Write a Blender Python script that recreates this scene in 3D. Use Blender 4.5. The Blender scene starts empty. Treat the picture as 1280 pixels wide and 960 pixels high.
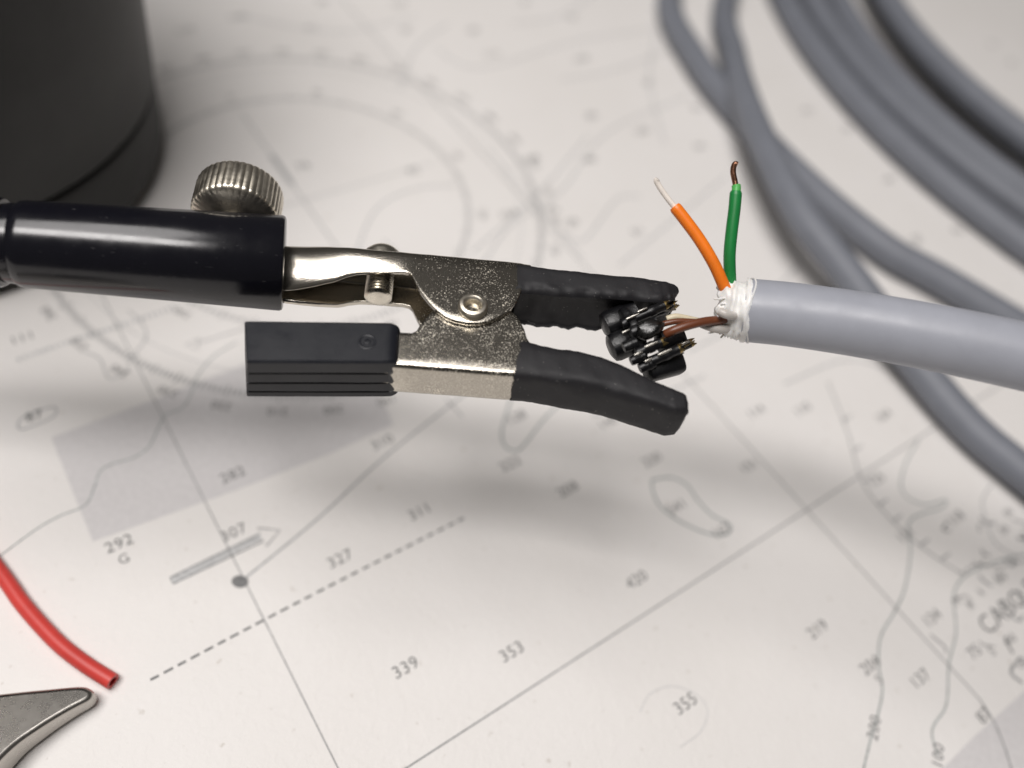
import bpy, bmesh, math, random
from mathutils import Vector, Matrix, noise

random.seed(7)
scene = bpy.context.scene
COL = scene.collection
MM = 0.001                      # all construction below is in millimetres

# ------------------------------------------------------------------ camera
CAM_H, PITCH, ROLL, FPX = 95.0, 0.9074, -0.2572, 1062.4
_c, _s = math.cos(ROLL), math.sin(ROLL)
R0 = Vector((1, 0, 0)); D0 = Vector((0, -math.sin(PITCH), -math.cos(PITCH)))
FWD = Vector((0, math.cos(PITCH), -math.sin(PITCH)))
RIGHT = _c * R0 + _s * D0
DOWN = -_s * R0 + _c * D0
CAMP = Vector((0, 0, CAM_H))
cam = bpy.data.cameras.new('camera'); camo = bpy.data.objects.new('camera', cam); COL.objects.link(camo)
m = Matrix.Identity(4)
for i in range(3):
    m[i][0] = RIGHT[i]; m[i][1] = -DOWN[i]; m[i][2] = -FWD[i]; m[i][3] = CAMP[i] * MM
camo.matrix_world = m
cam.sensor_width = 36; cam.lens = 36 * FPX / 1280
cam.clip_start = 0.005; cam.clip_end = 10
cam.dof.use_dof = True; cam.dof.focus_distance = 0.0810; cam.dof.aperture_fstop = 10.8
cam.dof.aperture_blades = 0
scene.camera = camo

# ------------------------------------------------------------------ world, lamps, exposure
w = bpy.data.worlds.new('World'); scene.world = w; w.use_nodes = True
bg = w.node_tree.nodes['Background']; bg.inputs[0].default_value = (1.0, 0.95, 0.9, 1); bg.inputs[1].default_value = 0.06

def lamp(name, loc, target, size, power, col, size_y=None):
    l = bpy.data.lights.new(name, 'AREA'); l.shape = 'RECTANGLE' if size_y else 'DISK'; l.size = size * MM; l.size_y = (size_y or size) * MM; l.energy = power; l.color = col
    o = bpy.data.objects.new(name, l); COL.objects.link(o)
    o.location = Vector(loc) * MM
    d = (Vector(target) - Vector(loc)).normalized()
    x = Vector((1, 0.1, 0)); x = (x - d * x.dot(d)).normalized(); y = (-d).cross(x)
    o.rotation_euler = Matrix([[x.x, y.x, -d.x], [x.y, y.y, -d.y], [x.z, y.z, -d.z]]).to_euler()
    return o
lamp('desk_lamp_light', (-95, -40, 400), (-15, 70, 0), 230, 1.17, (1.0, 0.964, 0.942), 85)
lamp('ceiling_lamp_light', (-215, 125, 800), (10, 100, 0), 420, 2.9, (1.0, 0.968, 0.948))
scene.view_settings.view_transform = 'Standard'; scene.view_settings.look = 'None'
scene.view_settings.exposure = 0; scene.view_settings.gamma = 1
scene.render.engine = 'CYCLES'

# ------------------------------------------------------------------ measuring helpers
def ray(px, py):
    return FWD + RIGHT * ((px - 640) / FPX) + DOWN * ((py - 480) / FPX)
def W(px, py, z=0.0):                       # point of the horizontal plane z
    d = ray(px, py); return CAMP + d * ((z - CAM_H) / d.z)
def Q(px, py, depth):                       # point at a distance along the view axis
    return CAMP + ray(px, py) * depth

# frame of the clip: a runs along the clip, b away from the viewer, c up out of its side wall
TILT = math.radians(33)
E1 = (RIGHT + DOWN * 0.03 + FWD * 0.09).normalized()
NRM = (-FWD * math.cos(TILT) - DOWN * math.sin(TILT)); NRM = (NRM - E1 * NRM.dot(E1)).normalized()
UU = NRM.cross(E1).normalized()
ORG = Q(592, 385, 81.5)
CLIPM = Matrix.Identity(4)
for i in range(3):
    CLIPM[i][0] = E1[i]; CLIPM[i][1] = UU[i]; CLIPM[i][2] = NRM[i]; CLIPM[i][3] = ORG[i] * MM
def L(px, py, c=0.0):
    d = ray(px, py); t = (c - (CAMP - ORG).dot(NRM)) / d.dot(NRM); X = CAMP + d * t - ORG
    return Vector((X.dot(E1), X.dot(UU), c))

# ------------------------------------------------------------------ mesh helpers
def link(name, me, mat, parent=None, smooth=True):
    o = bpy.data.objects.new(name, me); COL.objects.link(o)
    if mat and not me.materials: me.materials.append(mat)
    if parent: o.parent = parent
    if smooth:
        for p in me.polygons: p.use_smooth = True
    return o
def mk(name, V, F, mat, parent=None, smooth=True):
    me = bpy.data.meshes.new(name)
    me.from_pydata([tuple(Vector(v) * MM) for v in V], [], F)
    bm = bmesh.new(); bm.from_mesh(me)
    bmesh.ops.recalc_face_normals(bm, faces=bm.faces); bm.to_mesh(me); bm.free()
    me.update()
    return link(name, me, mat, parent, smooth)
def empty(name, matrix=None, loc=None):
    o = bpy.data.objects.new(name, None); COL.objects.link(o); o.empty_display_size = 0.005
    if matrix is not None: o.matrix_world = matrix
    if loc is not None: o.location = Vector(loc) * MM
    return o
def tag(o, label, cat, group=None):
    o['label'] = label; o['category'] = cat
    if group: o['group'] = group
    return o
def sharp(o, ang=35):
    me = o.data
    bm = bmesh.new(); bm.from_mesh(me)
    for e in bm.edges:
        if len(e.link_faces) == 2 and e.calc_face_angle(0) > math.radians(ang): e.smooth = False
    bm.to_mesh(me); bm.free()
def bevel(o, width, seg=2, ang=30):
    b = o.modifiers.new('bevel', 'BEVEL'); b.width = width * MM; b.segments = seg
    b.limit_method = 'ANGLE'; b.angle_limit = math.radians(ang); b.harden_normals = False
    return o
def spline(P, n=10, closed=False):
    P = [Vector(p) for p in P]; out = []; N = len(P)
    for i in range(N if closed else N - 1):
        g = lambda k: P[k % N] if closed else P[min(max(k, 0), N - 1)]
        p0, p1, p2, p3 = g(i - 1), g(i), g(i + 1), g(i + 2)
        if not closed and i == 0: p0 = p1 * 2 - p2
        if not closed and i == N - 2: p3 = p2 * 2 - p1
        for k in range(n):
            t = k / n
            out.append(0.5 * ((2 * p1) + (-p0 + p2) * t + (2 * p0 - 5 * p1 + 4 * p2 - p3) * t * t + (-p0 + 3 * p1 - 3 * p2 + p3) * t ** 3))
    if not closed: out.append(P[-1])
    return out
def rings_to_mesh(rings, cap0=True, cap1=True, closed=False):
    V = []; F = []; n = len(rings[0])
    for r in rings: V += list(r)
    M = len(rings)
    for i in range(M if closed else M - 1):
        j = (i + 1) % M
        for k in range(n):
            F.append((i * n + k, i * n + (k + 1) % n, j * n + (k + 1) % n, j * n + k))
    if not closed:
        if cap0: F.append(tuple(range(n)))
        if cap1: F.append(tuple(range((M - 1) * n, M * n)))
    return V, F
def tube_rings(P, rad, seg=16, closed=False, squash=None):
    P = [Vector(p) for p in P]; N = len(P); rings = []
    t0 = (P[1] - P[0]).normalized()
    nrm = t0.orthogonal().normalized()
    for i, p in enumerate(P):
        if closed: t = (P[(i + 1) % N] - P[i - 1]).normalized()
        else: t = (P[min(i + 1, N - 1)] - P[max(i - 1, 0)]).normalized()
        if closed and i == 0: nrm = Vector((0, 0, 1))
        nrm = (nrm - t * nrm.dot(t)).normalized(); bi = t.cross(nrm)
        r = rad[i] if isinstance(rad, (list, tuple)) else (rad(i / (N - 1)) if callable(rad) else rad)
        rings.append([p + (nrm * math.cos(2 * math.pi * k / seg) + bi * math.sin(2 * math.pi * k / seg)) * r for k in range(seg)])
    return rings
def tube(name, P, rad, mat, parent=None, seg=16, closed=False, cap0=True, cap1=True):
    V, F = rings_to_mesh(tube_rings(P, rad, seg, closed), cap0, cap1, closed)
    o = mk(name, V, F, mat, parent); sharp(o, 50); return o
def lathe(name, base, axis, prof, mat, parent=None, seg=48, fn=None, cap=True):
    """prof: list of (radius, height along axis); fn(theta, i, r) -> radius"""
    axis = Vector(axis).normalized(); x = axis.orthogonal().normalized(); y = axis.cross(x); base = Vector(base)
    rings = []
    for i, (r, h) in enumerate(prof):
        rings.append([base + axis * h + (x * math.cos(2 * math.pi * k / seg) + y * math.sin(2 * math.pi * k / seg)) * (fn(2 * math.pi * k / seg, i, r) if fn else r) for k in range(seg)])
    V, F = rings_to_mesh(rings, cap, cap)
    o = mk(name, V, F, mat, parent); sharp(o, 40); return o

# ------------------------------------------------------------------ materials
def mat(name, color=(0.5, 0.5, 0.5), rough=0.5, metal=0.0, spec=0.5, **k):
    M = bpy.data.materials.new(name); M.use_nodes = True; nt = M.node_tree
    b = nt.nodes['Principled BSDF']
    b.inputs['Base Color'].default_value = (*color, 1); b.inputs['Roughness'].default_value = rough
    b.inputs['Metallic'].default_value = metal; b.inputs['Specular IOR Level'].default_value = spec
    for kk, v in k.items(): b.inputs[kk].default_value = v
    return M
def nodes(M): return M.node_tree, M.node_tree.nodes['Principled BSDF']
def add_noise(M, scale, detail=4, rough=0.6, kind='ShaderNodeTexNoise', co='Object'):
    nt, b = nodes(M); tc = nt.nodes.new('ShaderNodeTexCoord'); n = nt.nodes.new(kind)
    n.inputs['Scale'].default_value = scale
    if kind == 'ShaderNodeTexNoise':
        n.inputs['Detail'].default_value = detail; n.inputs['Roughness'].default_value = rough
    nt.links.new(tc.outputs[co], n.inputs['Vector']); return n
def ramp(M, src, stops):
    nt, b = nodes(M); r = nt.nodes.new('ShaderNodeValToRGB'); e = r.color_ramp.elements
    while len(e) < len(stops): e.new(0.5)
    for i, (p, c) in enumerate(stops):
        e[i].position = p; e[i].color = (*c, 1) if len(c) == 3 else c
    nt.links.new(src, r.inputs[0]); return r.outputs[0]
def bump(M, src, strength, dist):
    nt, b = nodes(M); bp = nt.nodes.new('ShaderNodeBump'); bp.inputs['Strength'].default_value = strength
    bp.inputs['Distance'].default_value = dist * MM
    nt.links.new(src, bp.inputs['Height'])
    old = b.inputs['Normal'].links
    if old: nt.links.new(old[0].from_socket, bp.inputs['Normal'])
    nt.links.new(bp.outputs[0], b.inputs['Normal'])
def to(M, src, name): nt, b = nodes(M); nt.links.new(src, b.inputs[name])
def g3(v): return (v, v, v)

paper = mat('chart_paper', (0.78, 0.755, 0.735), 0.55, spec=0.3)
n1 = add_noise(paper, 38, 5, 0.6)
n2 = add_noise(paper, 900, 3, 0.5)
nt, b = nodes(paper)
mx = nt.nodes.new('ShaderNodeMix'); mx.data_type = 'RGBA'; mx.blend_type = 'MULTIPLY'; mx.inputs[0].default_value = 1
nt.links.new(ramp(paper, n1.outputs[0], [(0.3, (0.765, 0.74, 0.715)), (0.7, (0.80, 0.777, 0.757))]), mx.inputs[6])
nt.links.new(ramp(paper, n2.outputs[0], [(0.24, (0.80, 0.78, 0.75)), (0.33, (1, 1, 1))]), mx.inputs[7])
to(paper, mx.outputs[2], 'Base Color')
n3 = add_noise(paper, 330, 4, 0.65); bump(paper, ramp(paper, n3.outputs[0], [(0.40, g3(0)), (0.5, g3(1)), (0.60, g3(0))]), 0.2, 0.12)
n4 = add_noise(paper, 14, 2, 0.5); bump(paper, n4.outputs[0], 0.12, 4.0)

def ink_mat(name, v, tint=(1, 1, 1), lo=0.8):
    M = mat(name, (v * tint[0], v * tint[1], v * tint[2]), 0.6, spec=0.25)
    n = add_noise(M, 1400, 2, 0.6)
    c = Vector((v * tint[0], v * tint[1], v * tint[2]))
    to(M, ramp(M, n.outputs[0], [(0.3, tuple(c * lo)), (0.7, tuple(c * (2 - lo)))]), 'Base Color')
    return M
ink = ink_mat('ink_black', 0.19); ink_line = ink_mat('ink_line', 0.33); ink_soft = ink_mat('ink_soft_line', 0.42)
ink_green = ink_mat('ink_contour', 0.40, (0.94, 1.0, 0.98)); ink_faint = ink_mat('ink_faint', 0.5)
tint_a = ink_mat('ink_zone_tint', 0.62, (1.03, 1.0, 1.0), 0.96); tint_b = ink_mat('ink_ring_tint', 0.64, (1.0, 0.985, 0.97), 0.97)

black_gloss = mat('barrel_black_lacquer', (0.007, 0.007, 0.010), 0.22, spec=0.5)
n = add_noise(black_gloss, 2600, 2, 0.5)
mp_ = black_gloss.node_tree.nodes.new('ShaderNodeMapping'); mp_.inputs['Scale'].default_value = (0.35, 1.3, 1.3)
black_gloss.node_tree.links.new(n.inputs[0].links[0].from_socket, mp_.inputs[0]); black_gloss.node_tree.links.new(mp_.outputs[0], n.inputs[0])
to(black_gloss, ramp(black_gloss, n.outputs[0], [(0.70, (0.006, 0.006, 0.009)), (0.86, (0.10, 0.10, 0.10))]), 'Base Color')
n = add_noise(black_gloss, 500, 4, 0.6); to(black_gloss, ramp(black_gloss, n.outputs[0], [(0.3, g3(0.15)), (0.75, g3(0.25))]), 'Roughness')
n = add_noise(black_gloss, 1500, 3, 0.6); bump(black_gloss, n.outputs[0], 0.04, 0.05)

def nickel(name, base, r0, r1, bs=0.35, dk=0.35):
    M = mat(name, base, r0, 1.0)
    n = add_noise(M, 4200, 3, 0.75); bump(M, n.outputs[0], bs, 0.06)
    n = add_noise(M, 900, 5, 0.7)
    c = Vector(base)
    to(M, ramp(M, n.outputs[0], [(0.30, tuple(c * dk)), (0.45, tuple(c * (0.8 + 0.2 * dk))), (0.7, tuple(c))]), 'Base Color')
    n = add_noise(M, 700, 4, 0.7); to(M, ramp(M, n.outputs[0], [(0.35, g3(r0)), (0.7, g3(r1))]), 'Roughness')
    return M
clip_metal = mat('clip_nickel', (0.5, 0.46, 0.4), 0.2, 1.0)
n = add_noise(clip_metal, 7600, 2, 0.6); sp_ = n.outputs[0]
n9 = add_noise(clip_metal, 300, 4, 0.65)
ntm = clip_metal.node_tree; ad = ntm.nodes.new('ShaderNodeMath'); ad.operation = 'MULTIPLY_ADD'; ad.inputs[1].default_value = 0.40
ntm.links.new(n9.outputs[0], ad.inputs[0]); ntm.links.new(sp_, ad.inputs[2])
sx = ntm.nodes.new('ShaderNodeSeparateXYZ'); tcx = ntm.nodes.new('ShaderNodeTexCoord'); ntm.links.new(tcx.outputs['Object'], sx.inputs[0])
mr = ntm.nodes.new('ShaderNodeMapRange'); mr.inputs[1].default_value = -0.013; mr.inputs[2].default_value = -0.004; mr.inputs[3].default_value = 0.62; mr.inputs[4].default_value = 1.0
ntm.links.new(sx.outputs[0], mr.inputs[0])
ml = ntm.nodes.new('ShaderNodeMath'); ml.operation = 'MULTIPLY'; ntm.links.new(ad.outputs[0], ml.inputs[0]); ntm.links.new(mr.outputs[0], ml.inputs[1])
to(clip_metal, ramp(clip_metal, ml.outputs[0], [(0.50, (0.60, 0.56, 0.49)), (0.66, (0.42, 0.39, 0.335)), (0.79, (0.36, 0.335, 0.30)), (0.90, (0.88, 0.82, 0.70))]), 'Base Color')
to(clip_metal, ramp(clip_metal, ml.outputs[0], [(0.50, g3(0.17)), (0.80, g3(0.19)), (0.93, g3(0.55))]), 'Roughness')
bump(clip_metal, sp_, 0.35, 0.035)
screw_metal = nickel('screw_nickel', (0.78, 0.73, 0.63), 0.22, 0.38, 0.10, 0.6)
knob_metal = nickel('knob_nickel', (0.80, 0.74, 0.63), 0.30, 0.46, 0.12, 0.6)
steel = nickel('tool_steel', (0.50, 0.475, 0.44), 0.26, 0.31, 0.05, 0.90)

vinyl = mat('grip_vinyl', (0.009, 0.010, 0.014), 0.36, spec=0.4)
n = add_noise(vinyl, 420, 5, 0.65); to(vinyl, ramp(vinyl, n.outputs[0], [(0.3, g3(0.28)), (0.75, g3(0.44))]), 'Roughness')
n = add_noise(vinyl, 1500, 3, 0.6); bump(vinyl, n.outputs[0], 0.10, 0.05)
shrink = mat('shrink_sleeve_black', (0.020, 0.020, 0.023), 0.62, spec=0.4)
n = add_noise(shrink, 3500, 2, 0.5); to(shrink, ramp(shrink, n.outputs[0], [(0.70, (0.0115, 0.011, 0.013)), (0.80, (0.20, 0.19, 0.18))]), 'Base Color')
n = add_noise(shrink, 1900, 4, 0.7); bump(shrink, n.outputs[0], 0.35, 0.06)

def plastic(name, col, rough, spec=0.5, sss=0.0, bs=0.03, var=0.12, sc=300):
    M = mat(name, col, rough, spec=spec)
    if sss:
        M.node_tree.nodes['Principled BSDF'].inputs['Subsurface Weight'].default_value = sss
        M.node_tree.nodes['Principled BSDF'].inputs['Subsurface Radius'].default_value = (1, 0.8, 0.6)
        M.node_tree.nodes['Principled BSDF'].inputs['Subsurface Scale'].default_value = 0.0006
    n = add_noise(M, sc, 4, 0.6); c = Vector(col)
    to(M, ramp(M, n.outputs[0], [(0.3, tuple(c * (1 - var))), (0.7, tuple(c * (1 + var)))]), 'Base Color')
    n = add_noise(M, 2500, 3, 0.6); bump(M, n.outputs[0], bs, 0.05)
    return M
pvc = plastic('cable_grey_pvc', (0.33, 0.342, 0.385), 0.40, 0.4, bs=0.06, var=0.05)
n = add_noise(pvc, 260, 5, 0.7); to(pvc, ramp(pvc, n.outputs[0], [(0.35, g3(0.34)), (0.7, g3(0.52))]), 'Roughness')
n = add_noise(pvc, 90, 3, 0.5); bump(pvc, n.outputs[0], 0.10, 0.6)
pvc_bg = plastic('coil_grey_pvc', (0.185, 0.196, 0.225), 0.5, 0.4, bs=0.06, var=0.06)
orange = plastic('wire_orange', (0.86, 0.20, 0.012), 0.4, sss=0.15)
green = plastic('wire_green', (0.010, 0.20, 0.045), 0.4, sss=0.1)
green_pale = plastic('wire_green_stretched', (0.09, 0.42, 0.10), 0.4, sss=0.1)
brown = plastic('wire_brown', (0.14, 0.043, 0.018), 0.36)
cream = plastic('wire_cream', (0.62, 0.55, 0.40), 0.42, sss=0.15)
white_film = plastic('white_film', (0.80, 0.79, 0.77), 0.4, sss=0.2, bs=0.25, sc=800)
film_grey = plastic('grey_film', (0.50, 0.47, 0.44), 0.35, sss=0.2, bs=0.2, sc=800)
red = plastic('tube_red', (0.60, 0.055, 0.045), 0.42, bs=0.05, var=0.1)
red_in = plastic('tube_red_inside', (0.50, 0.04, 0.035), 0.5)
copper_bright = nickel('tinned_copper', (1.0, 0.92, 0.84), 0.22, 0.34, 0.1, 0.85)
copper_bright.node_tree.nodes['Principled BSDF'].inputs['Metallic'].default_value = 0.15
silver_pin = nickel('pin_silver', (0.46, 0.44, 0.40), 0.25, 0.4, 0.4, 0.4)
copper_dark = nickel('dark_copper', (0.30, 0.15, 0.095), 0.25, 0.45, 0.5)
brass = nickel('tarnished_brass', (0.42, 0.31, 0.13), 0.2, 0.42, 0.3)
black_plastic = plastic('connector_black', (0.005, 0.005, 0.006), 0.36, 0.4, bs=0.8, var=0.3, sc=900)
solder = nickel('solder_grey', (0.10, 0.10, 0.10), 0.22, 0.42, 0.8)
jar_mat = mat('container_black', (0.026, 0.026, 0.024), 0.5, spec=0.35)
n = add_noise(jar_mat, 160, 5, 0.6); to(jar_mat, ramp(jar_mat, n.outputs[0], [(0.3, (0.011, 0.011, 0.010)), (0.75, (0.018, 0.018, 0.017))]), 'Base Color')
n = add_noise(jar_mat, 2600, 3, 0.6); bump(jar_mat, n.outputs[0], 0.25, 0.05)

# ------------------------------------------------------------------ the chart (sheet and its print)
X0, X1, Y0, Y1 = -360, 380, -170, 440
V = [(X0, Y0, 0), (X1, Y0, 0), (X1, Y1, 0), (X0, Y1, 0), (X0, Y0, -0.3), (X1, Y0, -0.3), (X1, Y1, -0.3), (X0, Y1, -0.3)]
F = [(0, 1, 2, 3), (7, 6, 5, 4), (0, 4, 5, 1), (1, 5, 6, 2), (2, 6, 7, 3), (3, 7, 4, 0)]
chart = mk('nautical_chart', V, F, paper, smooth=False)
tag(chart, 'white printed sea chart lying flat under everything', 'chart')
NORTH = Vector((math.cos(2.3626), math.sin(2.3626), 0)); EAST = Vector((NORTH.y, -NORTH.x, 0))

def ribbon(name, P, width, M, z=0.03, dash=None):
    P = [Vector((p[0], p[1], 0)) for p in P]; V = []; F = []
    def strip(Q_):
        s = len(V)
        for i, p in enumerate(Q_):
            t = (Q_[min(i + 1, len(Q_) - 1)] - Q_[max(i - 1, 0)]).normalized(); nn = Vector((-t.y, t.x, 0)) * width / 2
            V.append(p + nn + Vector((0, 0, z))); V.append(p - nn + Vector((0, 0, z)))
        for i in range(len(Q_) - 1):
            F.append((s + 2 * i, s + 2 * i + 1, s + 2 * i + 3, s + 2 * i + 2))
    if dash:
        on, off = dash; d = 0; seg = []
        for i in range(len(P) - 1):
            ln = (P[i + 1] - P[i]).length; k = max(1, int(ln / 0.1))
            for j in range(k):
                p = P[i].lerp(P[i + 1], j / k); d += ln / k
                if (d % (on + off)) < on: seg.append(p)
                elif len(seg) > 1: strip(seg); seg = []
                else: seg = []
        if len(seg) > 1: strip(seg)
    else: strip(P)
    return mk(name, V, F, M, chart, smooth=False)
def px_line(name, pts, width, M, z=0.03, smooth=6, dash=None):
    P = [W(*p) for p in pts]
    if len(P) > 2 and smooth: P = spline(P, smooth)
    return ribbon(name, P, width, M, z, dash)
_txt = {}
def text_mesh(s, spacing=1.0):
    if s in _txt: return _txt[s]
    cu = bpy.data.curves.new('t', 'FONT'); cu.body = s; cu.align_x = 'CENTER'; cu.align_y = 'CENTER'
    cu.size = 1.0; cu.resolution_u = 3; cu.space_character = 1.05
    o = bpy.data.objects.new('t', cu); COL.objects.link(o); bpy.context.view_layer.update()
    me = bpy.data.meshes.new_from_object(o.evaluated_get(bpy.context.evaluated_depsgraph_get()))
    bpy.data.objects.remove(o); me.name = 'printed_number'; _txt[s] = me
    return me
def print_text(name, s, p, size=2.0, M=None, ang=0.0, z=0.045):
    me = text_mesh(s)
    key = (s, (M or ink).name)
    if me.materials and me.materials[0] != (M or ink):
        me = me.copy(); me.materials.clear()
    o = link(name, me, M or ink, chart, smooth=False)
    a = math.atan2(EAST.y, EAST.x) + ang
    o.location = Vector((p[0], p[1], z)) * MM; o.rotation_euler = (0, 0, a); o.scale = (size * MM,) * 3
    return o
def sounding(s, px, py, size=2.0, M=None, ang=0.0): return print_text('sounding_number', s, W(px, py), size, M, ang)

# tinted zones
def zone(pts, M, z=0.012):
    P = [W(*p) for p in pts]
    return mk('tinted_zone', [(p.x, p.y, z) for p in P], [tuple(range(len(P)))], M, chart, smooth=False)
zone([(64, 547), (188, 501), (330, 446), (440, 413), (492, 531), (410, 568), (300, 611), (116, 677)], tint_a)
zone([(1160, 980), (1212, 926), (1300, 846), (1420, 800), (1480, 1000), (1300, 1080)], tint_a)

def far(p, q, k0, k1):
    a, b = W(*p), W(*q); return [a + (b - a) * k0, a + (b - a) * k1]
ribbon('meridian_line', far((133, 380), (415, 945), -2.2, 2.2), 0.16, ink_line)
ribbon('meridian_line', far((865, 480), (1225, 875), -3.0, 1.0), 0.20, ink_line)
ribbon('parallel_line', far((508, 960), (1175, 530), -0.8, 2.2), 0.20, ink_line)
px_line('dashed_limit_line', [(188, 850), (330, 775), (460, 708), (585, 645)], 0.28, ink, dash=(1.05, 0.42))
px_line('course_line', [(300, 728), (400, 646), (480, 572), (575, 497), (640, 445)], 0.28, ink_soft)
px_line('course_mark', [(556, 497), (578, 521)], 0.22, ink_soft)
# position dot
P = W(300, 727); V = [(P.x, P.y, 0.05)] + [(P.x + 0.95 * math.cos(a * math.pi / 12) * (1 + .1 * math.sin(3 * a)), P.y + 0.75 * math.sin(a * math.pi / 12), 0.05) for a in range(24)]
mk('position_dot', V, [(0, i + 1, (i + 1) % 24 + 1) for i in range(24)], ink, chart, smooth=False)
# outline arrow
px_line('arrow_outline', [(213, 722), (325, 667), (322, 660), (350, 663), (333, 683), (330, 676), (216, 730), (213, 722)], 0.22, ink_line, smooth=0)
px_line('arrow_shaft', [(214.5, 726), (326, 671.5)], 0.75, ink_faint, 0.02)
# contours
px_line('depth_contour', [(-60, 740), (0, 695), (45, 662), (75, 645), (106, 632), (117, 612), (125, 590), (140, 580), (165, 573), (185, 560), (198, 535), (207, 519), (228, 510), (239, 492), (248, 468), (268, 445), (296, 428)], 0.2, ink_green)
px_line('depth_contour', [(106, 440), (125, 449), (135, 472), (150, 470), (162, 459)], 0.2, ink_soft)
px_line('depth_contour', [(160, 388), (176, 402), (183, 421), (170, 440), (160, 450)], 0.2, ink_soft)
px_line('dotted_band', [(22, 450), (90, 426), (142, 410), (220, 384)], 0.7, ink_faint, dash=(0.5, 0.25))
px_line('small_arrow', [(308, 410), (247, 429), (250, 423), (232, 431), (248, 437), (247, 429)], 0.2, ink_soft, smooth=0)
px_line('depth_contour', [(22, 534), (26, 524), (45, 515), (66, 509), (71, 515), (62, 524), (40, 533), (28, 537), (22, 534)], 0.2, ink_soft)
px_line('depth_contour', [(645, 480), (632, 520), (627, 543), (632, 559), (647, 563), (660, 550), (682, 522), (720, 485)], 0.3, ink_green)
px_line('depth_contour', [(815, 600), (838, 597), (858, 606), (872, 625), (890, 644), (912, 656), (908, 668), (885, 667), (852, 653), (826, 634), (816, 614), (815, 600)], 0.3, ink_green)
px_line('depth_contour', [(800, 890), (812, 868), (838, 858), (866, 866), (884, 886), (876, 914), (850, 934)], 0.16, tint_b)
px_line('coast_line', [(1035, 478), (1050, 515), (1061, 545), (1073, 590), (1087, 618), (1120, 656), (1160, 690), (1203, 718)], 0.22, ink_line)
for (x, y) in [(1053, 527), (1066, 565), (1079, 603), (1098, 632), (1116, 652), (1150, 682), (1176, 700)]:
    px_line('coast_tick', [(x, y), (x + 11, y - 8)], 0.25, ink_line)
px_line('depth_contour', [(1148, 550), (1133, 577), (1126, 605), (1134, 622), (1158, 631), (1182, 625), (1176, 635), (1150, 643), (1136, 655), (1138, 690), (1131, 735), (1118, 765), (1101, 795), (1098, 830), (1103, 860), (1098, 890), (1088, 925), (1076, 975)], 0.26, ink_green)
px_line('depth_contour', [(1300, 690), (1262, 697), (1230, 708), (1204, 722), (1192, 745), (1195, 790), (1186, 830), (1183, 880), (1168, 905), (1165, 920), (1172, 945)], 0.24, ink_green)
px_line('depth_contour', [(1225, 875), (1242, 902), (1256, 935), (1268, 975)], 0.24, ink_line)
px_line('coast_line', [(1240, 605), (1228, 625), (1232, 650), (1245, 680), (1275, 698)], 0.22, ink_soft)
px_line('coast_line', [(1200, 718), (1222, 706), (1250, 708), (1290, 700)], 0.35, ink_line, dash=(0.8, 0.4))

for s, x, y in [('292', 149, 680), ('307', 292, 666), ('282', 291, 594), ('327', 425, 699), ('311', 525, 640), ('310', 478, 553),
                ('222', 638, 580), ('339', 507, 835), ('353', 640, 815), ('420', 796, 725), ('355', 857, 880), ('208', 710, 612),
                ('220', 815, 575), ('140', 760, 528), ('128', 645, 522), ('541', 846, 634), ('162', 902, 664), ('114', 945, 515), ('110', 1003, 512),
                ('151', 936, 583), ('164', 1104, 520), ('219', 1022, 787), ('204', 1088, 832), ('134', 1165, 773), ('137', 1150, 849),
                ('75', 1218, 815), ('87', 1230, 895), ('131', 1132, 669), ('118', 1195, 648), ('87', 43, 520), ('111', 28, 423), ('125', 1095, 600), ('60', 1250, 722)]:
    sounding(s, x, y)
sounding('G', 155, 699, 1.7); sounding('5', 1099, 850, 1.6)
sounding('200', 1093, 910, 1.9, ang=0.55); sounding('100', 1173, 945, 1.9, ang=0.6)
print_text('place_name', 'CABO ESPICHEL', W(1216, 797) + EAST * 14.5, 3.3, ink)
rs = random.Random(3)
for k in range(26):
    p = W(rs.uniform(1180, 1330), rs.uniform(640, 850)); a = rs.uniform(0, 6.28)
    ribbon('coast_detail', spline([p, p + Vector((math.cos(a), math.sin(a), 0)) * rs.uniform(.5, 1.6), p + Vector((math.cos(a + .7), math.sin(a + .7), 0)) * rs.uniform(1, 2.6)], 4), rs.uniform(.15, .4), ink_line if k % 3 else ink, 0.05 + k * 0.0004)
for s, x, y in [('R', 1213, 757), ('wd', 1262, 800), ('S', 1240, 815), ('G', 1275, 830), ('M', 1196, 752), ('k', 1226, 740), ('bk', 1260, 640), ('Sh', 1255, 662)]:
    sounding(s, x, y, 1.6)
for i, (X, Y) in enumerate([(250, 40), (445, 5), (420, 65), (620, 10), (635, 70), (790, 70), (830, 125), (910, 5), (1015, 40), (1035, 135), (1060, 265), (1055, 365),
                            (1175, 300), (650, 390), (400, 380), (870, 490), (1015, 510), (1165, 530), (130, 70), (1190, 190), (970, 480), (920, 365)]):
    sounding(str(random.randint(21, 99)) if i % 3 else str(random.randint(101, 180)), 160 + .547 * X, .547 * Y, 2.3)
for (X, Y) in [(560, 370), (690, 430), (830, 600), (1060, 770), (920, 800), (200, 490), (190, 360), (1180, 150), (1240, 210)]:
    sounding(str(random.randint(21, 99)), 800 + .375 * X, .375 * Y, 2.3)
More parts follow.
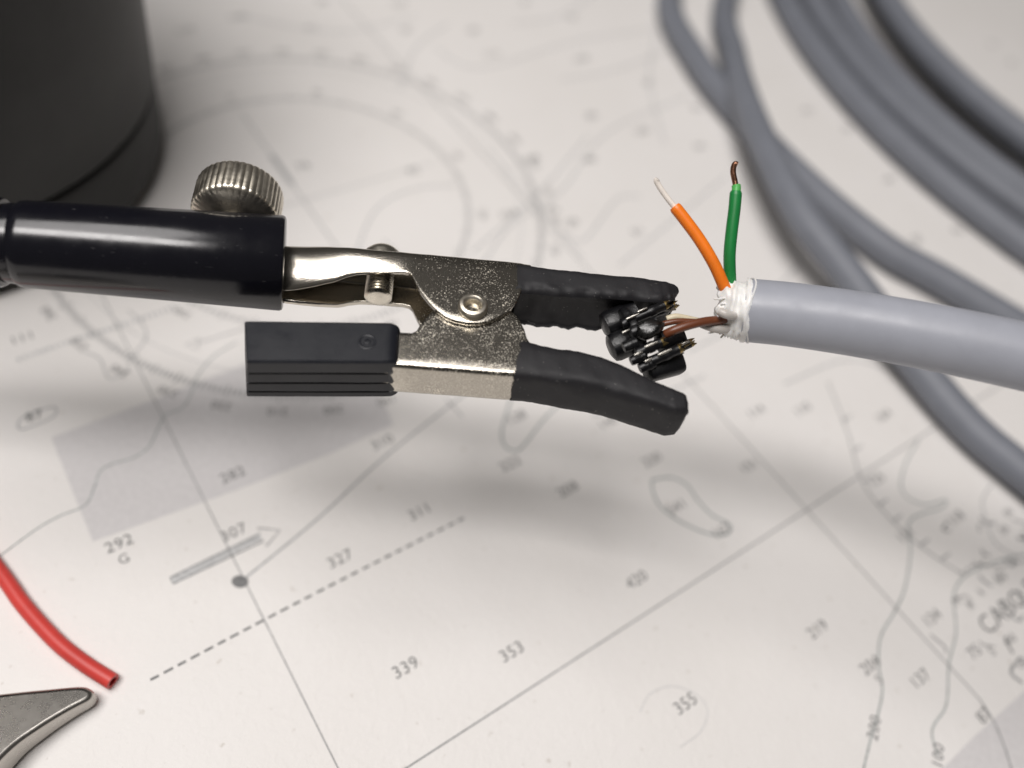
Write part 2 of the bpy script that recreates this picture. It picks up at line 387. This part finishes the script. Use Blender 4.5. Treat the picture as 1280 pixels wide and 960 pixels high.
# faint lines in the far part of the chart
for pts in [[(611, 186), (729, 323)], [(735, 170), (670, 245), (590, 315)], [(909, 219), (774, 332)], [(543, 60), (600, 85), (720, 52), (860, 30)],
            [(440, 330), (470, 262), (520, 236), (570, 232)], [(600, 335), (640, 280), (700, 240), (760, 165), (860, 120)], [(820, 40), (812, 100), (830, 180)],
            [(300, 20), (420, 40), (520, 20)], [(700, 100), (760, 90), (840, 62)], [(560, 30), (520, 60), (500, 110)], [(480, 300), (520, 345), (540, 400)], [(700, 290), (730, 300), (770, 250), (800, 245)], [(860, 440), (930, 400), (1000, 330)], [(980, 480), (1060, 450), (1130, 470)], [(740, 520), (800, 505), (880, 470)],
            [(1100, 160), (1180, 120), (1260, 130)], [(640, 30), (700, 20), (760, -20)]]:
    px_line('faint_chart_line', pts, 0.3, ink_faint)

# compass rose
RC = Vector((-0.419 * CAM_H, 1.0483 * CAM_H, 0)); RO, RI = 0.4083 * CAM_H, 0.2802 * CAM_H
def rose_ring(r, name, wd, M):
    ribbon(name, [RC + Vector((math.cos(t * math.pi / 90), math.sin(t * math.pi / 90), 0)) * r for t in range(181)], wd, M, 0.035)
def rose_ticks(r, step, lens, wd, name, M):
    V = []; F = []
    for k in range(0, 360, step):
        a = math.radians(k) + math.atan2(NORTH.y, NORTH.x)
        d = Vector((math.cos(a), math.sin(a), 0)); t = Vector((-d.y, d.x, 0)) * wd / 2
        ln = lens[0] if k % 10 == 0 else lens[1] if k % 5 == 0 else lens[2]
        s = len(V)
        for q in (d * (r - ln * .5) + t, d * (r - ln * .5) - t, d * (r + ln * .5) - t, d * (r + ln * .5) + t):
            V.append(RC + q + Vector((0, 0, 0.04)))
        F.append((s, s + 1, s + 2, s + 3))
    mk(name, V, F, M, chart, smooth=False)
rose_ring(RO, 'compass_ring', 0.14, ink_soft); rose_ticks(RO, 1, (2.0, 1.6, 1.1), 0.2, 'compass_ticks', ink_line)
rose_ring(RI, 'compass_ring', 0.14, ink_soft); rose_ticks(RI, 2, (1.8, 1.4, 1.0), 0.2, 'compass_ticks', ink_line)
rose_ring(RO - 3.4, 'compass_ring', 0.12, ink_faint)
for k in range(0, 360, 10):
    a = math.atan2(NORTH.y, NORTH.x) - math.radians(k); d = Vector((math.cos(a), math.sin(a), 0))
    print_text('compass_number', '%03d' % k, RC + d * (RO + 2.4), 1.7, ink, -math.radians(k))
    if k % 30 == 0: print_text('compass_number', str(k), RC + d * (RI + 2.3), 1.6, ink, -math.radians(k))
ribbon('compass_needle', [RC - NORTH * 24, RC + NORTH * 24], 0.25, ink_soft)
ribbon('compass_needle', [RC - EAST * 24, RC + EAST * 24], 0.2, ink_faint)
ribbon('compass_needle', [RC + NORTH * 4, RC + NORTH * 12], 0.9, ink_soft, 0.042)
# soundings beyond the picture's edges
for i in range(110):
    p = Vector((random.uniform(-300, 330), random.uniform(-140, 400), 0)); d = p - CAMP
    z = d.dot(FWD); u, v = (d.dot(RIGHT) / z * FPX + 640, d.dot(DOWN) / z * FPX + 480) if z > 1 else (-999, 0)
    if -60 < u < 1340 and -60 < v < 1020: continue
    print_text('sounding_number', str(random.choice([87, 140, 208, 220, 311, 355, 420, 75, 134])), p, 2.0)

# ------------------------------------------------------------------ black container behind
jar = empty('black_container', loc=(-95.4, 88.9, 0)); tag(jar, 'large round matt black container standing behind the clip holder', 'container')
lathe('body', (0, 0, 0), (0, 0, 1), [(30.5, 0), (32.6, 0.5), (34.0, 2.0), (34.4, 4.5), (34.4, 11.6), (34.2, 12.0), (33.7, 12.15), (33.7, 12.75), (34.3, 12.9), (34.6, 13.3), (35.3, 30), (36.2, 50), (36.6, 66), (36.0, 68.5), (34, 69.5)], jar_mat, jar, 96)
lathe('lid', (0, 0, 69.6), (0, 0, 1), [(33.5, 0), (34.5, 0.6), (34.5, 5), (33.4, 6.4), (20, 6.6)], jar_mat, jar, 96)

# ------------------------------------------------------------------ coil of grey cable on the chart
coil = empty('cable_coil', loc=(157, 233, 0)); tag(coil, 'loosely wound coil of grey round cable lying on the chart', 'cable')
CO = Vector((157, 233, 0)); CR = 2.75
def loop(cx, cy, R, z, ph, am=1.6):
    P = []
    for k in range(120):
        t = 2 * math.pi * k / 120
        r = R + am * math.sin(2 * t + ph) * 0.4 + am * math.sin(3 * t + ph * 2) * 0.3
        P.append(Vector((cx + r * math.cos(t), cy + r * math.sin(t), z + 0.5 * math.sin(2 * t + ph) * (z > 4))) - CO)
    return tube('cable_loop', P, CR, pvc_bg, coil, 20, closed=True)
loop(166.8, 239.0, 134.1, 2.9, 0.3)
loop(157.5, 234.2, 115.5, 2.9, 1.9)
loop(158.0, 232.8, 109.0, 2.9, 1.0)
loop(158.5, 232.0, 95.5, 2.9, 2.7)
loop(160.0, 234.0, 103.5, 7.4, 4.4)
P = [W(*q, 3.0) for q in [(836, 0), (870, 75), (930, 150), (1010, 232), (1100, 307), (1175, 350)]]
P = [Vector((40, 262, 3)), Vector((16, 220, 3))] + P[:] + [Vector((90, 106, 3)), Vector((125, 98, 3)), Vector((170, 104, 3)), Vector((215, 128, 3))]
tube('cable_loop', spline([p - CO for p in P], 10), CR, pvc_bg, coil, 20)
zs = [3, 4.5, 7.0, 8.8, 8.8, 7.2, 4.5, 3, 3]
P = [W(x, y, z) for (x, y), z in zip([(907, 0), (916, 67), (931, 124), (961, 195), (1002, 270), (1055, 337), (1125, 430), (1205, 527), (1290, 600)], zs)]
P = [Vector((60, 300, 3)), Vector((32, 245, 3))] + P + [Vector((98, 62, 3)), Vector((140, 40, 3)), Vector((200, 30, 3))]
tube('cable_loop', spline([p - CO for p in P], 10), CR, pvc_bg, coil, 20)

# ------------------------------------------------------------------ red tube
rt = empty('shrink_tube', loc=tuple(W(0, 712, 0))); tag(rt, 'bright red hollow shrink tube curving to an open end on the chart', 'tube')
RP = spline([W(*q, 0.86) for q in [(-260, 330), (-170, 480), (-80, 610), (0, 715), (30, 757), (70, 801), (105, 829), (141, 852)]], 10)
o0 = W(0, 712, 0); RP = [p - o0 for p in RP]
out = tube_rings(RP, 0.84, 24); inn = tube_rings(RP[-12:], 0.50, 24)
ins = list(reversed(inn))
V, F = rings_to_mesh(out + [ins[0]], True, False); mk('tube_wall', V, F, red, rt); sharp(bpy.data.objects['tube_wall'], 50)
V, F = rings_to_mesh(ins, False, True); mk('tube_bore', V, F, red_in, rt)

# ------------------------------------------------------------------ steel tool tip
st = empty('steel_tool', loc=tuple(W(40, 900, 0))); tag(st, 'polished steel tool with a curved blunt tip at the bottom left corner', 'tool')
s0 = W(40, 900, 0); TH = 3.2
def tw(x, y):
    z = TH
    for _ in range(5): p = W(x, y, z); z = 2.6 - 0.20 * (p.y - W(112, 866, 2.6).y)
    return p
ol = spline([tw(x, y) for x, y in [(-330, 925), (-150, 884), (0, 866), (60, 860), (99, 857), (112, 860), (116, 866), (110, 875), (86, 888), (50, 910), (10, 940), (-45, 1003), (-130, 1110), (-230, 1290), (-420, 1290)]], 6, closed=True)
V = [p - s0 for p in ol] + [Vector((p.x - s0.x, p.y - s0.y, 0.25)) for p in ol]; N = len(ol)
F = [tuple(range(N)), tuple(range(2 * N - 1, N - 1, -1))] + [(i, (i + 1) % N, N + (i + 1) % N, N + i) for i in range(N)]
bevel(mk('blade', V, F, steel, st), 1.5, 6, 50).modifiers[0].harden_normals = True

# ------------------------------------------------------------------ the clip and its holder
clip = empty('alligator_clip_holder', matrix=CLIPM)
tag(clip, 'nickel alligator clip with black sleeved jaws held in a black barrel', 'clip')
bpy.context.view_layer.update()
INV = Matrix([[*E1], [*UU], [*NRM]])
def loc(X): return INV @ (Vector(X) - ORG)

# barrel
A_, B_ = loc(Q(20, 304.5, 76.2)), loc(Q(356, 329.5, 81.9)); ax = (B_ - A_); BL = ax.length; ax.normalize()
r0, r1 = 3.90, 4.57
def br(h): return r0 + (r1 - r0) * h / BL
barrel = lathe('barrel', A_, ax, [(3.2, 0.02), (br(0) - .35, 0.05), (br(0) - .05, 0.5), (br(1), 1.0), (br(BL * .5), BL * .5), (br(BL) , BL - 0.35), (br(BL) - 0.12, BL - 0.1), (br(BL) - 0.35, BL), (0.5, BL + .01)], black_gloss, clip, 96)
lathe('collar', A_, ax, [(3.55, -0.75), (3.6, -0.2), (3.6, 0.1)], black_gloss, barrel, 64)
lathe('joint_housing', A_, ax, [(3.0, -14), (3.7, -13), (3.95, -10), (4.0, -1.2), (3.85, -0.85), (3.2, -0.7)], black_gloss, barrel, 64)
lathe('arm_rod', A_, ax, [(1.6, -60), (1.6, -13.5)], screw_metal, barrel, 24)

# thumb screw
kb = A_ + ax * ((L(293, 300).x - A_.x) / ax.x); kax = (Vector((0.0, 1, 0)) ).normalized()
def kn(t, i, r): return r + (0.085 * (abs(math.sin(t * 20)) - 0.6) if 2 <= i <= 7 else 0)
knob = lathe('thumb_screw', kb, kax, [(1.7, 4.5), (3.5, 5.15), (3.95, 5.3), (4.18, 5.5), (4.22, 5.7), (4.22, 7.2), (4.22, 8.6), (4.12, 8.9), (3.85, 9.1), (0.5, 9.15)], knob_metal, clip, 320, kn)
lathe('screw_shank', kb, kax, [(1.5, 2), (1.5, 4.7)], knob_metal, knob, 24)

# U-channel: rows of (px, top_y, low_y) measured on the near side wall
def channel(name, rows, half, web_at_top, tcorner, flare=None):
    rings = []; nw, ncr = 9, 5
    dense = []
    for i in range(len(rows) - 1):
        a, b_ = rows[i], rows[i + 1]; k = 2 if abs(a[0] - b_[0]) < 14 else 4
        for j in range(k): dense.append(tuple(a[q] + (b_[q] - a[q]) * j / k for q in range(3)))
    dense.append(rows[-1])
    for (x, yt, yl) in dense:
        hc = half; rc = tcorner
        bend = 0
        if flare: hc, rc, bend = flare(x)
        t, l = L(x, yt, hc), L(x, yl, hc)
        a = L(x, 0.5 * (yt + yl), hc).x
        bt, bl = t.y, l.y
        sgn = 1 if web_at_top else -1
        bw, be = (bt, bl) if web_at_top else (bl, bt)          # web side, free edge
        sec = []
        rc = min(rc, abs(bw - be) * .9, hc * .98)
        for j in range(nw): sec.append((be + (bw - sgn * rc - be) * j / (nw - 1), hc - bend * (1 - j / (nw - 1)) ** 2.3))
        for j in range(1, ncr + 1):
            th = math.pi / 2 * j / ncr
            sec.append((bw - sgn * rc + sgn * rc * math.sin(th), hc - rc + rc * math.cos(th)))
        for j in range(1, 6): sec.append((bw, (hc - rc) * (1 - 2 * j / 6)))
        for j in range(ncr, -1, -1):
            th = math.pi / 2 * j / ncr
            sec.append((bw - sgn * rc + sgn * rc * math.sin(th), -(hc - rc + rc * math.cos(th))))
        for j in range(nw - 2, -1, -1): sec.append((be + (bw - sgn * rc - be) * j / (nw - 1), -hc + 0.6 * bend * (1 - j / (nw - 1)) ** 1.6))
        rings.append([Vector((a, q[0], q[1])) for q in sec])
    V = [v for r in rings for v in r]; n = len(rings[0])
    F = [(i * n + k, i * n + k + 1, (i + 1) * n + k + 1, (i + 1) * n + k) for i in range(len(rings) - 1) for k in range(n - 1)]
    o = mk(name, V, F, clip_metal, clip)
    s = o.modifiers.new('solid', 'SOLIDIFY'); s.thickness = 0.5 * MM; s.offset = 0
    bevel(o, 0.12, 2, 50)
    return o
def uflare(x):
    t = min(max((x - 350) / 90, 0), 1); t = t * t * (3 - 2 * t)
    t2 = min(max((x - 360) / 155, 0), 1)
    return 1.9 + 0.65 * t, 1.3 - 0.85 * t, 1.35 * (1 - t2)
up_rows = [(338, 302, 349), (350, 303, 351), (358, 303.5, 352), (370, 304.5, 352), (382, 305.5, 351), (395, 306.5, 349.5), (407, 307.5, 347.5), (420, 309, 345.5), (434, 310, 341), (447, 311, 339), (465, 313, 339), (485, 314.5, 340), (504, 316, 341), (512, 317, 343), (516, 317.3, 347), (519, 317.6, 353), (523, 318, 361), (529, 318.5, 370), (537, 319, 380), (547, 320, 390), (558, 321, 398), (570, 322, 402.5), (585, 323.5, 405.5), (600, 325, 405.5), (613, 326, 402.5), (625, 327, 397), (636, 328, 389), (644, 329, 380), (649, 329.5, 370), (652, 330, 360), (656, 331, 356), (664, 332, 358)]
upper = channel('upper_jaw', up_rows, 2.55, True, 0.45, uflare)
lo_rows = [(440, 413, 452), (480, 415.5, 455.5), (498, 417, 457), (514, 418, 458.2), (520, 415, 458.6), (524, 408, 459), (530, 400, 459.5), (538, 392, 460), (550, 384, 461), (566, 378, 462), (584, 375, 463.5), (602, 375, 465), (620, 379, 466.5), (634, 386, 467.5), (645, 395, 468), (651, 403, 468.5), (656, 413, 469), (659, 424, 469.3), (664, 432, 470), (676, 434, 471)]
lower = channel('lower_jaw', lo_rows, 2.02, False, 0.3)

# rivet
pv = L(591, 386, 2.8)
lathe('pivot_rivet', pv, (0, 0, 1), [(1.24, -0.2), (1.34, 0.15), (1.34, 0.5), (1.2, 0.72), (0.95, 0.78), (0.74, 0.66), (0.62, 0.4), (0.58, -1.6)], knob_metal, clip, 40)
lathe('rivet_hole_shade', pv + Vector((0, 0, -5.4)), (0, 0, 1), [(0.9, 0), (0.62, 4.9), (0.60, 5.1), (0.3, 5.05), (0.15, 4.6)], jar_mat, clip, 24)  # matt black plug: the shade inside the hollow rivet put into its colour
# adjusting screw through the upper jaw web
sb = Vector((L(476, 312, 2.55).x, L(476, 313, 2.55).y + 0.75, 0))
scr = lathe('screw', sb, (0.03, 1, 0), [(1.95, -0.5), (2.0, 0.2), (1.9, 0.65), (1.55, 1.1), (0.95, 1.4), (0.2, 1.5)], screw_metal, clip, 40)
prof = []
for i in range(14):
    h = -4.5 + i * 0.34
    prof += [(1.12, h), (1.32, h + 0.12), (1.32, h + 0.2), (1.12, h + 0.32)]
lathe('screw_thread', sb, (0.03, 1, 0), [(0.9, -4.55)] + prof, screw_metal, scr, 28)

# vinyl grip on the lower handle
gx0, gx1 = L(306, 430, 2.85).x, L(499, 430, 2.85).x
gb1, gb0 = L(400, 402.5, 2.85).y, L(400, 455.5, 2.85).y
def grip_sec(sc, gr=1.0):
    b1, b0, hc = gb1, gb0, 2.85
    S = [(b1, hc - .3), (b1 - .3, hc), (b0 + .22, hc), (b0, hc - .16)]
    for fr in (0.30, 0.57, 0.82):
        c = hc - 2 * hc * fr
        S += [(b0 - .10, c + .18), (b0 - .06 + .48 * gr, c + .12), (b0 - .06 + .48 * gr, c - .12), (b0 + .02, c - .2)]
    S += [(b0 - .08, -hc + .25), (b0 + .25, -hc), (b1 - .3, -hc), (b1, -hc + .3)]
    bm_ = (b1 + b0) / 2
    return [(bm_ + (p[0] - bm_) * sc, p[1] * sc) for p in S]
rings = []
slope = (L(490, 403.5, 2.85).y - L(306, 402, 2.85).y) / (gx1 - gx0)
for f_, sc in [(0, .97), (0.006, .995), (0.02, 1), (.25, 1), (.5, 1), (.75, 1), (.90, 1), (.93, .995), (.95, .98), (.97, .945), (.985, .90), (.995, .83), (1.0, .74)]:
    a = gx0 + (gx1 - gx0) * f_
    def ge(q): return (L(305, 402, 2.85).x + (q[0] - gb1) / (gb0 - gb1) * (L(307.5, 455, 2.85).x - L(305, 402, 2.85).x) + (2.85 - q[1]) / 5.7 * (L(308.5, 495, -2.85).x - L(307.5, 455, 2.85).x) - gx0) * (1 - f_) ** 2
    rings.append([Vector((a + ge(q), q[0] + slope * (a - gx0) + 0.05 * noise.noise(Vector((a * .5, q[0], q[1]))), q[1])) for q in grip_sec(sc, 1.0 if f_ < .92 else 0.2 if f_ < .94 else 0.0)])
V, F = rings_to_mesh(rings)
grip = mk('handle_grip', V, F, vinyl, lower); sharp(grip, 28); bevel(grip, 0.06, 2, 40)
mp = L(459, 427, 2.86)
lathe('mould_mark', mp, (0, 0, 1), [(0.80, -0.1), (0.80, 0.03), (0.72, 0.06), (0.62, 0.03), (0.55, -0.03), (0.34, -0.02), (0.30, 0.05), (0.2, 0.06), (0.15, 0.0)], vinyl, grip, 32)

# shrink sleeves on the jaws
def sleeve(name, rows, half, parent, dent, seed):
    rings = []; n = 56
    P = []
    for i in range(len(rows) - 1):
        k = 6
        for j in range(k): P.append(tuple(rows[i][q] + (rows[i + 1][q] - rows[i][q]) * j / k for q in range(4)))
    P.append(rows[-1])
    for idx, (x, yt, yr, hs) in enumerate(P):
        hc = half * hs
        t, r = L(x, yt, hc), L(x, yr, hc); bm_, hb = (t.y + r.y) / 2, (t.y - r.y) / 2; a = L(x, (yt + yr) / 2, hc).x
        ring = []
        for k in range(n):
            th = 2 * math.pi * (k + .5) / n; cs, sn = math.cos(th), math.sin(th); e = 2 / 4.2
            bb = math.copysign(abs(cs) ** e, cs); cc = math.copysign(abs(sn) ** e, sn)
            q = Vector((a, bm_ + hb * bb, hc * cc))
            if dent < 0 and bb < -0.9: q.y += -dent * (1 - cc * cc) * hb
            if dent > 0 and bb > 0.9: q.y -= dent * (1 - cc * cc) * hb
            nz = noise.noise(Vector((a * 0.55 + seed, q.y * .8, q.z * .8))) * 0.11 + noise.noise(Vector((a * 1.9 + seed, q.y * 1.7, q.z * 1.7))) * 0.05
            if dent < 0 and bb < -0.5: nz += 0.3 * noise.noise(Vector((a * 0.9, 4.0, q.z * .3))) + 0.14 * noise.noise(Vector((a * 3.1, 2.0, q.z)))
            q += Vector((0, bb, cc)).normalized() * nz
            if idx == 0: q.x += 0.35 * noise.noise(Vector((q.y * 2, q.z * 2, seed))) - (0.9 if dent > 0 else 0) * (1 - (bb + 1) / 2)
            if idx == len(P) - 1: q.x += 0.4 * noise.noise(Vector((q.y, q.z, seed + 3)))
            ring.append(q)
        rings.append(ring)
    last = rings[-1]; cen = sum(last, Vector()) / n
    rings.append([cen + (q - cen) * 0.82 for q in last])
    rings.append([cen + (q - cen) * 0.78 + Vector((-1.2, 0, 0)) for q in last])
    fi = rings[0]; cf = sum(fi, Vector()) / n
    rings.insert(0, [cf + (q - cf) * 0.86 for q in fi])
    V, F = rings_to_mesh(rings, False, True)
    o = mk(name, V, F, shrink, parent); sharp(o, 60)
    return o
sleeve('jaw_sleeve', [(646, 324, 366, 1), (665, 326, 366, 1), (690, 330, 368, 1), (720, 333, 370, 1), (750, 336, 371, 1), (780, 339, 373, 1), (805, 342, 375, 1), (825, 344.5, 376, .97), (836, 347, 375, .93), (843, 351, 372, .84), (847, 356, 367, .62)], 2.95, upper, -0.5, 1.0)
sleeve('jaw_sleeve', [(655, 418, 469, 1), (675, 424, 472, 1), (700, 430, 476, 1), (730, 434, 482, 1), (755, 440, 487, 1), (780, 450, 494, 1), (805, 463, 502, 1), (828, 474, 508, .98), (844, 481, 514, .96), (856, 486.5, 515, .90), (859.5, 490, 513, .80)], 2.6, lower, 0.4, 7.0)

# ------------------------------------------------------------------ connector insert held in the jaws
con = empty('cable_connector', matrix=CLIPM); tag(con, 'small black connector insert with brass solder cups gripped in the jaws', 'connector')
cax = Vector((0.90, 0.36, 0.22)).normalized()
for (x, y, c, rad, ln) in [(760, 407, 0.1, 1.45, 3.0), (768, 434, -0.1, 1.4, 2.8)]:
    lathe('connector_body', L(x, y, c), cax, [(rad * .6, -0.5), (rad * .92, -0.3), (rad, 0.1), (rad, ln * .6), (rad * .94, ln * .64), (rad * .94, ln), (rad * .5, ln + .05)], black_plastic, con, 40, lambda t, i, q: q * (1 + 0.02 * math.sin(t * 5)))
fl = L(790, 420, 0.4)
lathe('flange', fl, cax, [(2.0, -0.5), (2.75, -0.35), (2.85, -0.1), (2.8, 0.25), (2.55, 0.4), (1.0, 0.42)], black_plastic, con, 60, lambda t, i, q: q * (1 + 0.05 * math.sin(t * 7 + .5)))
def cup(px, py, c, ln, r=0.52, tip=True, ang=0.0):
    d = (cax + Vector((0, ang, 0))).normalized(); s = L(px, py, c)
    o = lathe('solder_cup', s, d, [(r * .9, -0.7), (r, -0.5), (r, ln * .25), (r * 1.12, ln * .3), (r * 1.12, ln * .55), (r, ln * .6), (r, ln), (r * .72, ln + .02), (r * .6, ln - .8)], black_plastic, con, 20)
    if tip:
        d2 = d; V = []; x = d.orthogonal().normalized(); y = d.cross(x)
        rings = []
        for h, rr in ((ln - .15, r * .96), (ln + .15, r * .96), (ln + .32, r * .88), (ln + .3, r * .7), (ln - .05, r * .66)):
            rings.append([s + d * (h + (0.28 * math.sin(k * 2.1) if h > ln + .2 else 0)) + (x * math.cos(k * math.pi / 6) + y * math.sin(k * math.pi / 6)) * rr for k in range(12)])
        V, F = rings_to_mesh(rings, False, False); mk('cup_tip', V, F, brass, o)
    return o
for q in [(803, 394, 2.1, 2.3, .46), (818, 392, 0.8, 2.0, .42), (797, 413, 2.9, 1.9, .62, False), (804, 438, 2.7, 1.8, .48), (822, 448, 2.2, 2.1, .48), (842, 438, 1.0, 1.7, .44),
          (786, 402, 2.5, .7, .5, False), (788, 431, 2.8, .6, .5, False), (797, 448, 2.3, .7, .45, False), (808, 457, 1.7, .8, .5, False)]:
    cup(*q)
for (x, y, c, ln) in [(783, 399, 3.3, 1.3), (797, 390, 2.7, 1.0), (806, 434, 3.35, 1.3), (822, 444, 2.9, 1.4), (793, 444, 3.1, .8), (806, 452, 2.5, .7), (846, 433, 1.7, 1.3), (778, 416, 3.2, .7)]:
    p = L(x, y, c); tube('glint_pin', [p, p + cax * ln * .5, p + cax * ln], [0.13, 0.16, 0.1], silver_pin, con, 8)  # thin silver rods added to stand in for glints on the cups
for k in range(9):
    p = L(*random.choice([(842, 385), (838, 388), (862, 430), (848, 441)]), 2.0); d = (cax + Vector((random.uniform(-.3, .4), random.uniform(-.7, .8), random.uniform(-.4, .6)))).normalized()
    tube('wire_strand', [p - d * .6, p, p + d * .45 + Vector((.1, .1, 0))], 0.07, brass if k % 2 else silver_pin, con, 6)
lathe('solder_blob', L(812, 412, 3.3), cax, [(0.25, -1.3), (0.75, -0.9), (0.92, -0.2), (0.8, 0.6), (0.45, 1.2), (0.1, 1.5)], solder, con, 20, lambda t, i, r: r * (1 + 0.18 * math.sin(t * 3 + i)))
for s, e, r in [((812, 462), (850, 452), 1.25), ((828, 428), (852, 421), 1.1)]:
    p0, p1 = L(*s, .4), L(*e, .4); d = (p1 - p0); ln = d.length
    lathe('key_block', p0, d, [(r * .6, -0.5), (r * .95, -0.3), (r, 0), (r, ln - .3), (r * .9, ln), (r * .5, ln + .1)], black_plastic, con, 24, lambda t, i, rr: rr * (1 + 0.07 * math.sin(4 * t)))
# ------------------------------------------------------------------ stripped grey cable
cab = empty('stripped_cable', loc=tuple(Q(935, 389, 80.5))); tag(cab, 'grey cable with stripped end showing orange, green and brown wires', 'cable')
KO = Q(935, 389, 80.5)
CP = [Q(*q) for q in [(929, 387.5, 80.6), (990, 393.5, 79.6), (1070, 405, 78.2), (1170, 422.5, 76.4), (1290, 448, 74.6), (1420, 480, 73.4)]]
CP += [CP[-1] + (CP[-1] - CP[-2]) * 1.2 + Vector((0, 0, -3)), CP[-1] + Vector((30, 8, -16)), CP[-1] + Vector((60, 10, -36)), CP[-1] + Vector((100, 15, -56.0 if CP[-1].z > 60 else 4.0 - CP[-1].z))]
CPs = [p - KO for p in spline(CP, 12)]
RAD = 3.0
rr = [RAD * 0.93, RAD * 0.985] + [RAD] * (len(CPs) - 2)
tube('cable_jacket', CPs, rr, pvc, cab, 48)
# wrinkled white film round the cut end
cd = (CP[1] - CP[0]).normalized(); c0 = CP[0] - KO
xx = cd.orthogonal().normalized(); yy = cd.cross(xx); rings = []
for i in range(21):
    h = -2.5 + i * 0.155; base = 1.85 + (2.75 - 1.85) * min(1, (i / 9.0)) ** .6
    if i > 16: base = RAD + 0.02
    ring = []
    for k in range(64):
        th = 2 * math.pi * k / 64; d = xx * math.cos(th) + yy * math.sin(th)
        nz = noise.noise(Vector((math.cos(th) * 1.6, math.sin(th) * 1.6, h * 2.6))) * .42 + noise.noise(Vector((math.cos(th) * 4, math.sin(th) * 4, h * 6))) * .26
        if i > 16: nz = abs(nz) * 0.16 * (1 - (i - 16) / 10) + 0.02 - 0.06 * (i > 18)
        edge = 0.55 * noise.noise(Vector((math.cos(th) * 2.5, math.sin(th) * 2.5, 9))) * (1 if i < 3 or i > 17 else 0.3)
        ring.append(c0 + cd * (h + edge) + d * (base + nz + 0.025 * math.sin(h * 9)))
    rings.append(ring)
cen = c0 + cd * -2.0
rings.insert(0, [cen + (q - cen) * .55 + cd * .5 for q in rings[0]])
V, F = rings_to_mesh(rings, True, False); mk('white_film_wrap', V, F, white_film, cab)
for i in range(1):
    hh = 0.55
    tube('film_strand', [c0 + cd * (hh + .25 * math.sin(k * .35 + i)) + (xx * math.cos(k * math.pi / 24) + yy * math.sin(k * math.pi / 24)) * (RAD + .04) for k in range(48)], 0.09, white_film, cab, 6, closed=True)
def wire(name, pts, r, M, seg=16, parent=cab, n=8):
    P = [Q(*p) - KO for p in pts]; S = spline(P, n); rad = [r] * len(S); rad[0] = r * .9; rad[-1] = r * .86
    return tube(name, S, rad, M, parent, seg)
ow = wire('orange_wire', [(915, 382, 80.4), (905, 358, 79.6), (893, 331, 79.2), (876, 302, 79), (858, 277, 78.9), (843, 258, 78.9)], 0.57, orange)
wire('bare_copper_end', [(846, 262, 78.9), (836, 250, 78.8), (828, 239, 78.7), (823, 231, 78.6), (820.5, 226, 78.5), (822, 223.5, 78.4)], 0.27, copper_bright, 12, ow)
gw = wire('green_wire', [(914, 368, 80.6), (912.5, 345, 80.2), (912, 318, 79.8), (914.5, 290, 79.5), (918, 262, 79.3), (920, 239, 79.2)], 0.57, green)
wire('stretched_insulation', [(920, 241, 79.2), (920.5, 235, 79.2), (920, 231, 79.2)], 0.42, green_pale, 12, gw)
wire('bare_copper_end', [(920.5, 236, 79.2), (918.5, 226, 79.2), (916.5, 216, 79.1), (917, 209, 79), (919, 205, 78.9), (921.5, 206, 78.9)], 0.27, copper_dark, 12, gw)
wire('brown_wire', [(915, 398, 79.6), (898, 400, 78.8), (878, 402.5, 78.2), (858, 407.5, 77.9), (842, 413, 77.9), (831, 418, 78.2)], 0.42, brown)
wire('brown_wire', [(905, 401, 79.8), (885, 402.5, 79.6), (866, 402, 79.2), (848, 401.5, 79.0), (833, 404, 79.0), (822, 408, 79.2)], 0.28, brown)
wire('cream_wire', [(900, 406, 80.4), (880, 403, 80.2), (862, 399, 80), (845, 396, 79.8), (833, 399, 79.8)], 0.32, cream)
wire('film_shred', [(915, 408, 79.6), (902, 411.5, 79.2), (888, 408.5, 79.2), (876, 404, 79.4)], 0.42, film_grey)
wire('film_shred', [(918, 395, 78.2), (908, 393, 77.6), (899, 389, 77.8)], 0.40, film_grey)

rf = random.Random(11)
for k in range(16):
    th = rf.uniform(0, 6.28); rr_ = rf.uniform(1.9, 2.7); d = xx * math.cos(th) + yy * math.sin(th)
    p = c0 + cd * rf.uniform(-2.2, -1.2) + d * rr_; e = (-cd * rf.uniform(.3, 1.0) + d * rf.uniform(0, .8) + Vector((rf.uniform(-.4, .4), rf.uniform(-.4, .4), rf.uniform(-.4, .4))))
    tube('film_fibre', spline([p - e * .3, p + e * .4, p + e * .9 + d * rf.uniform(-.3, .3)], 4), [0.10] * 8 + [0.03], white_film, cab, 6)
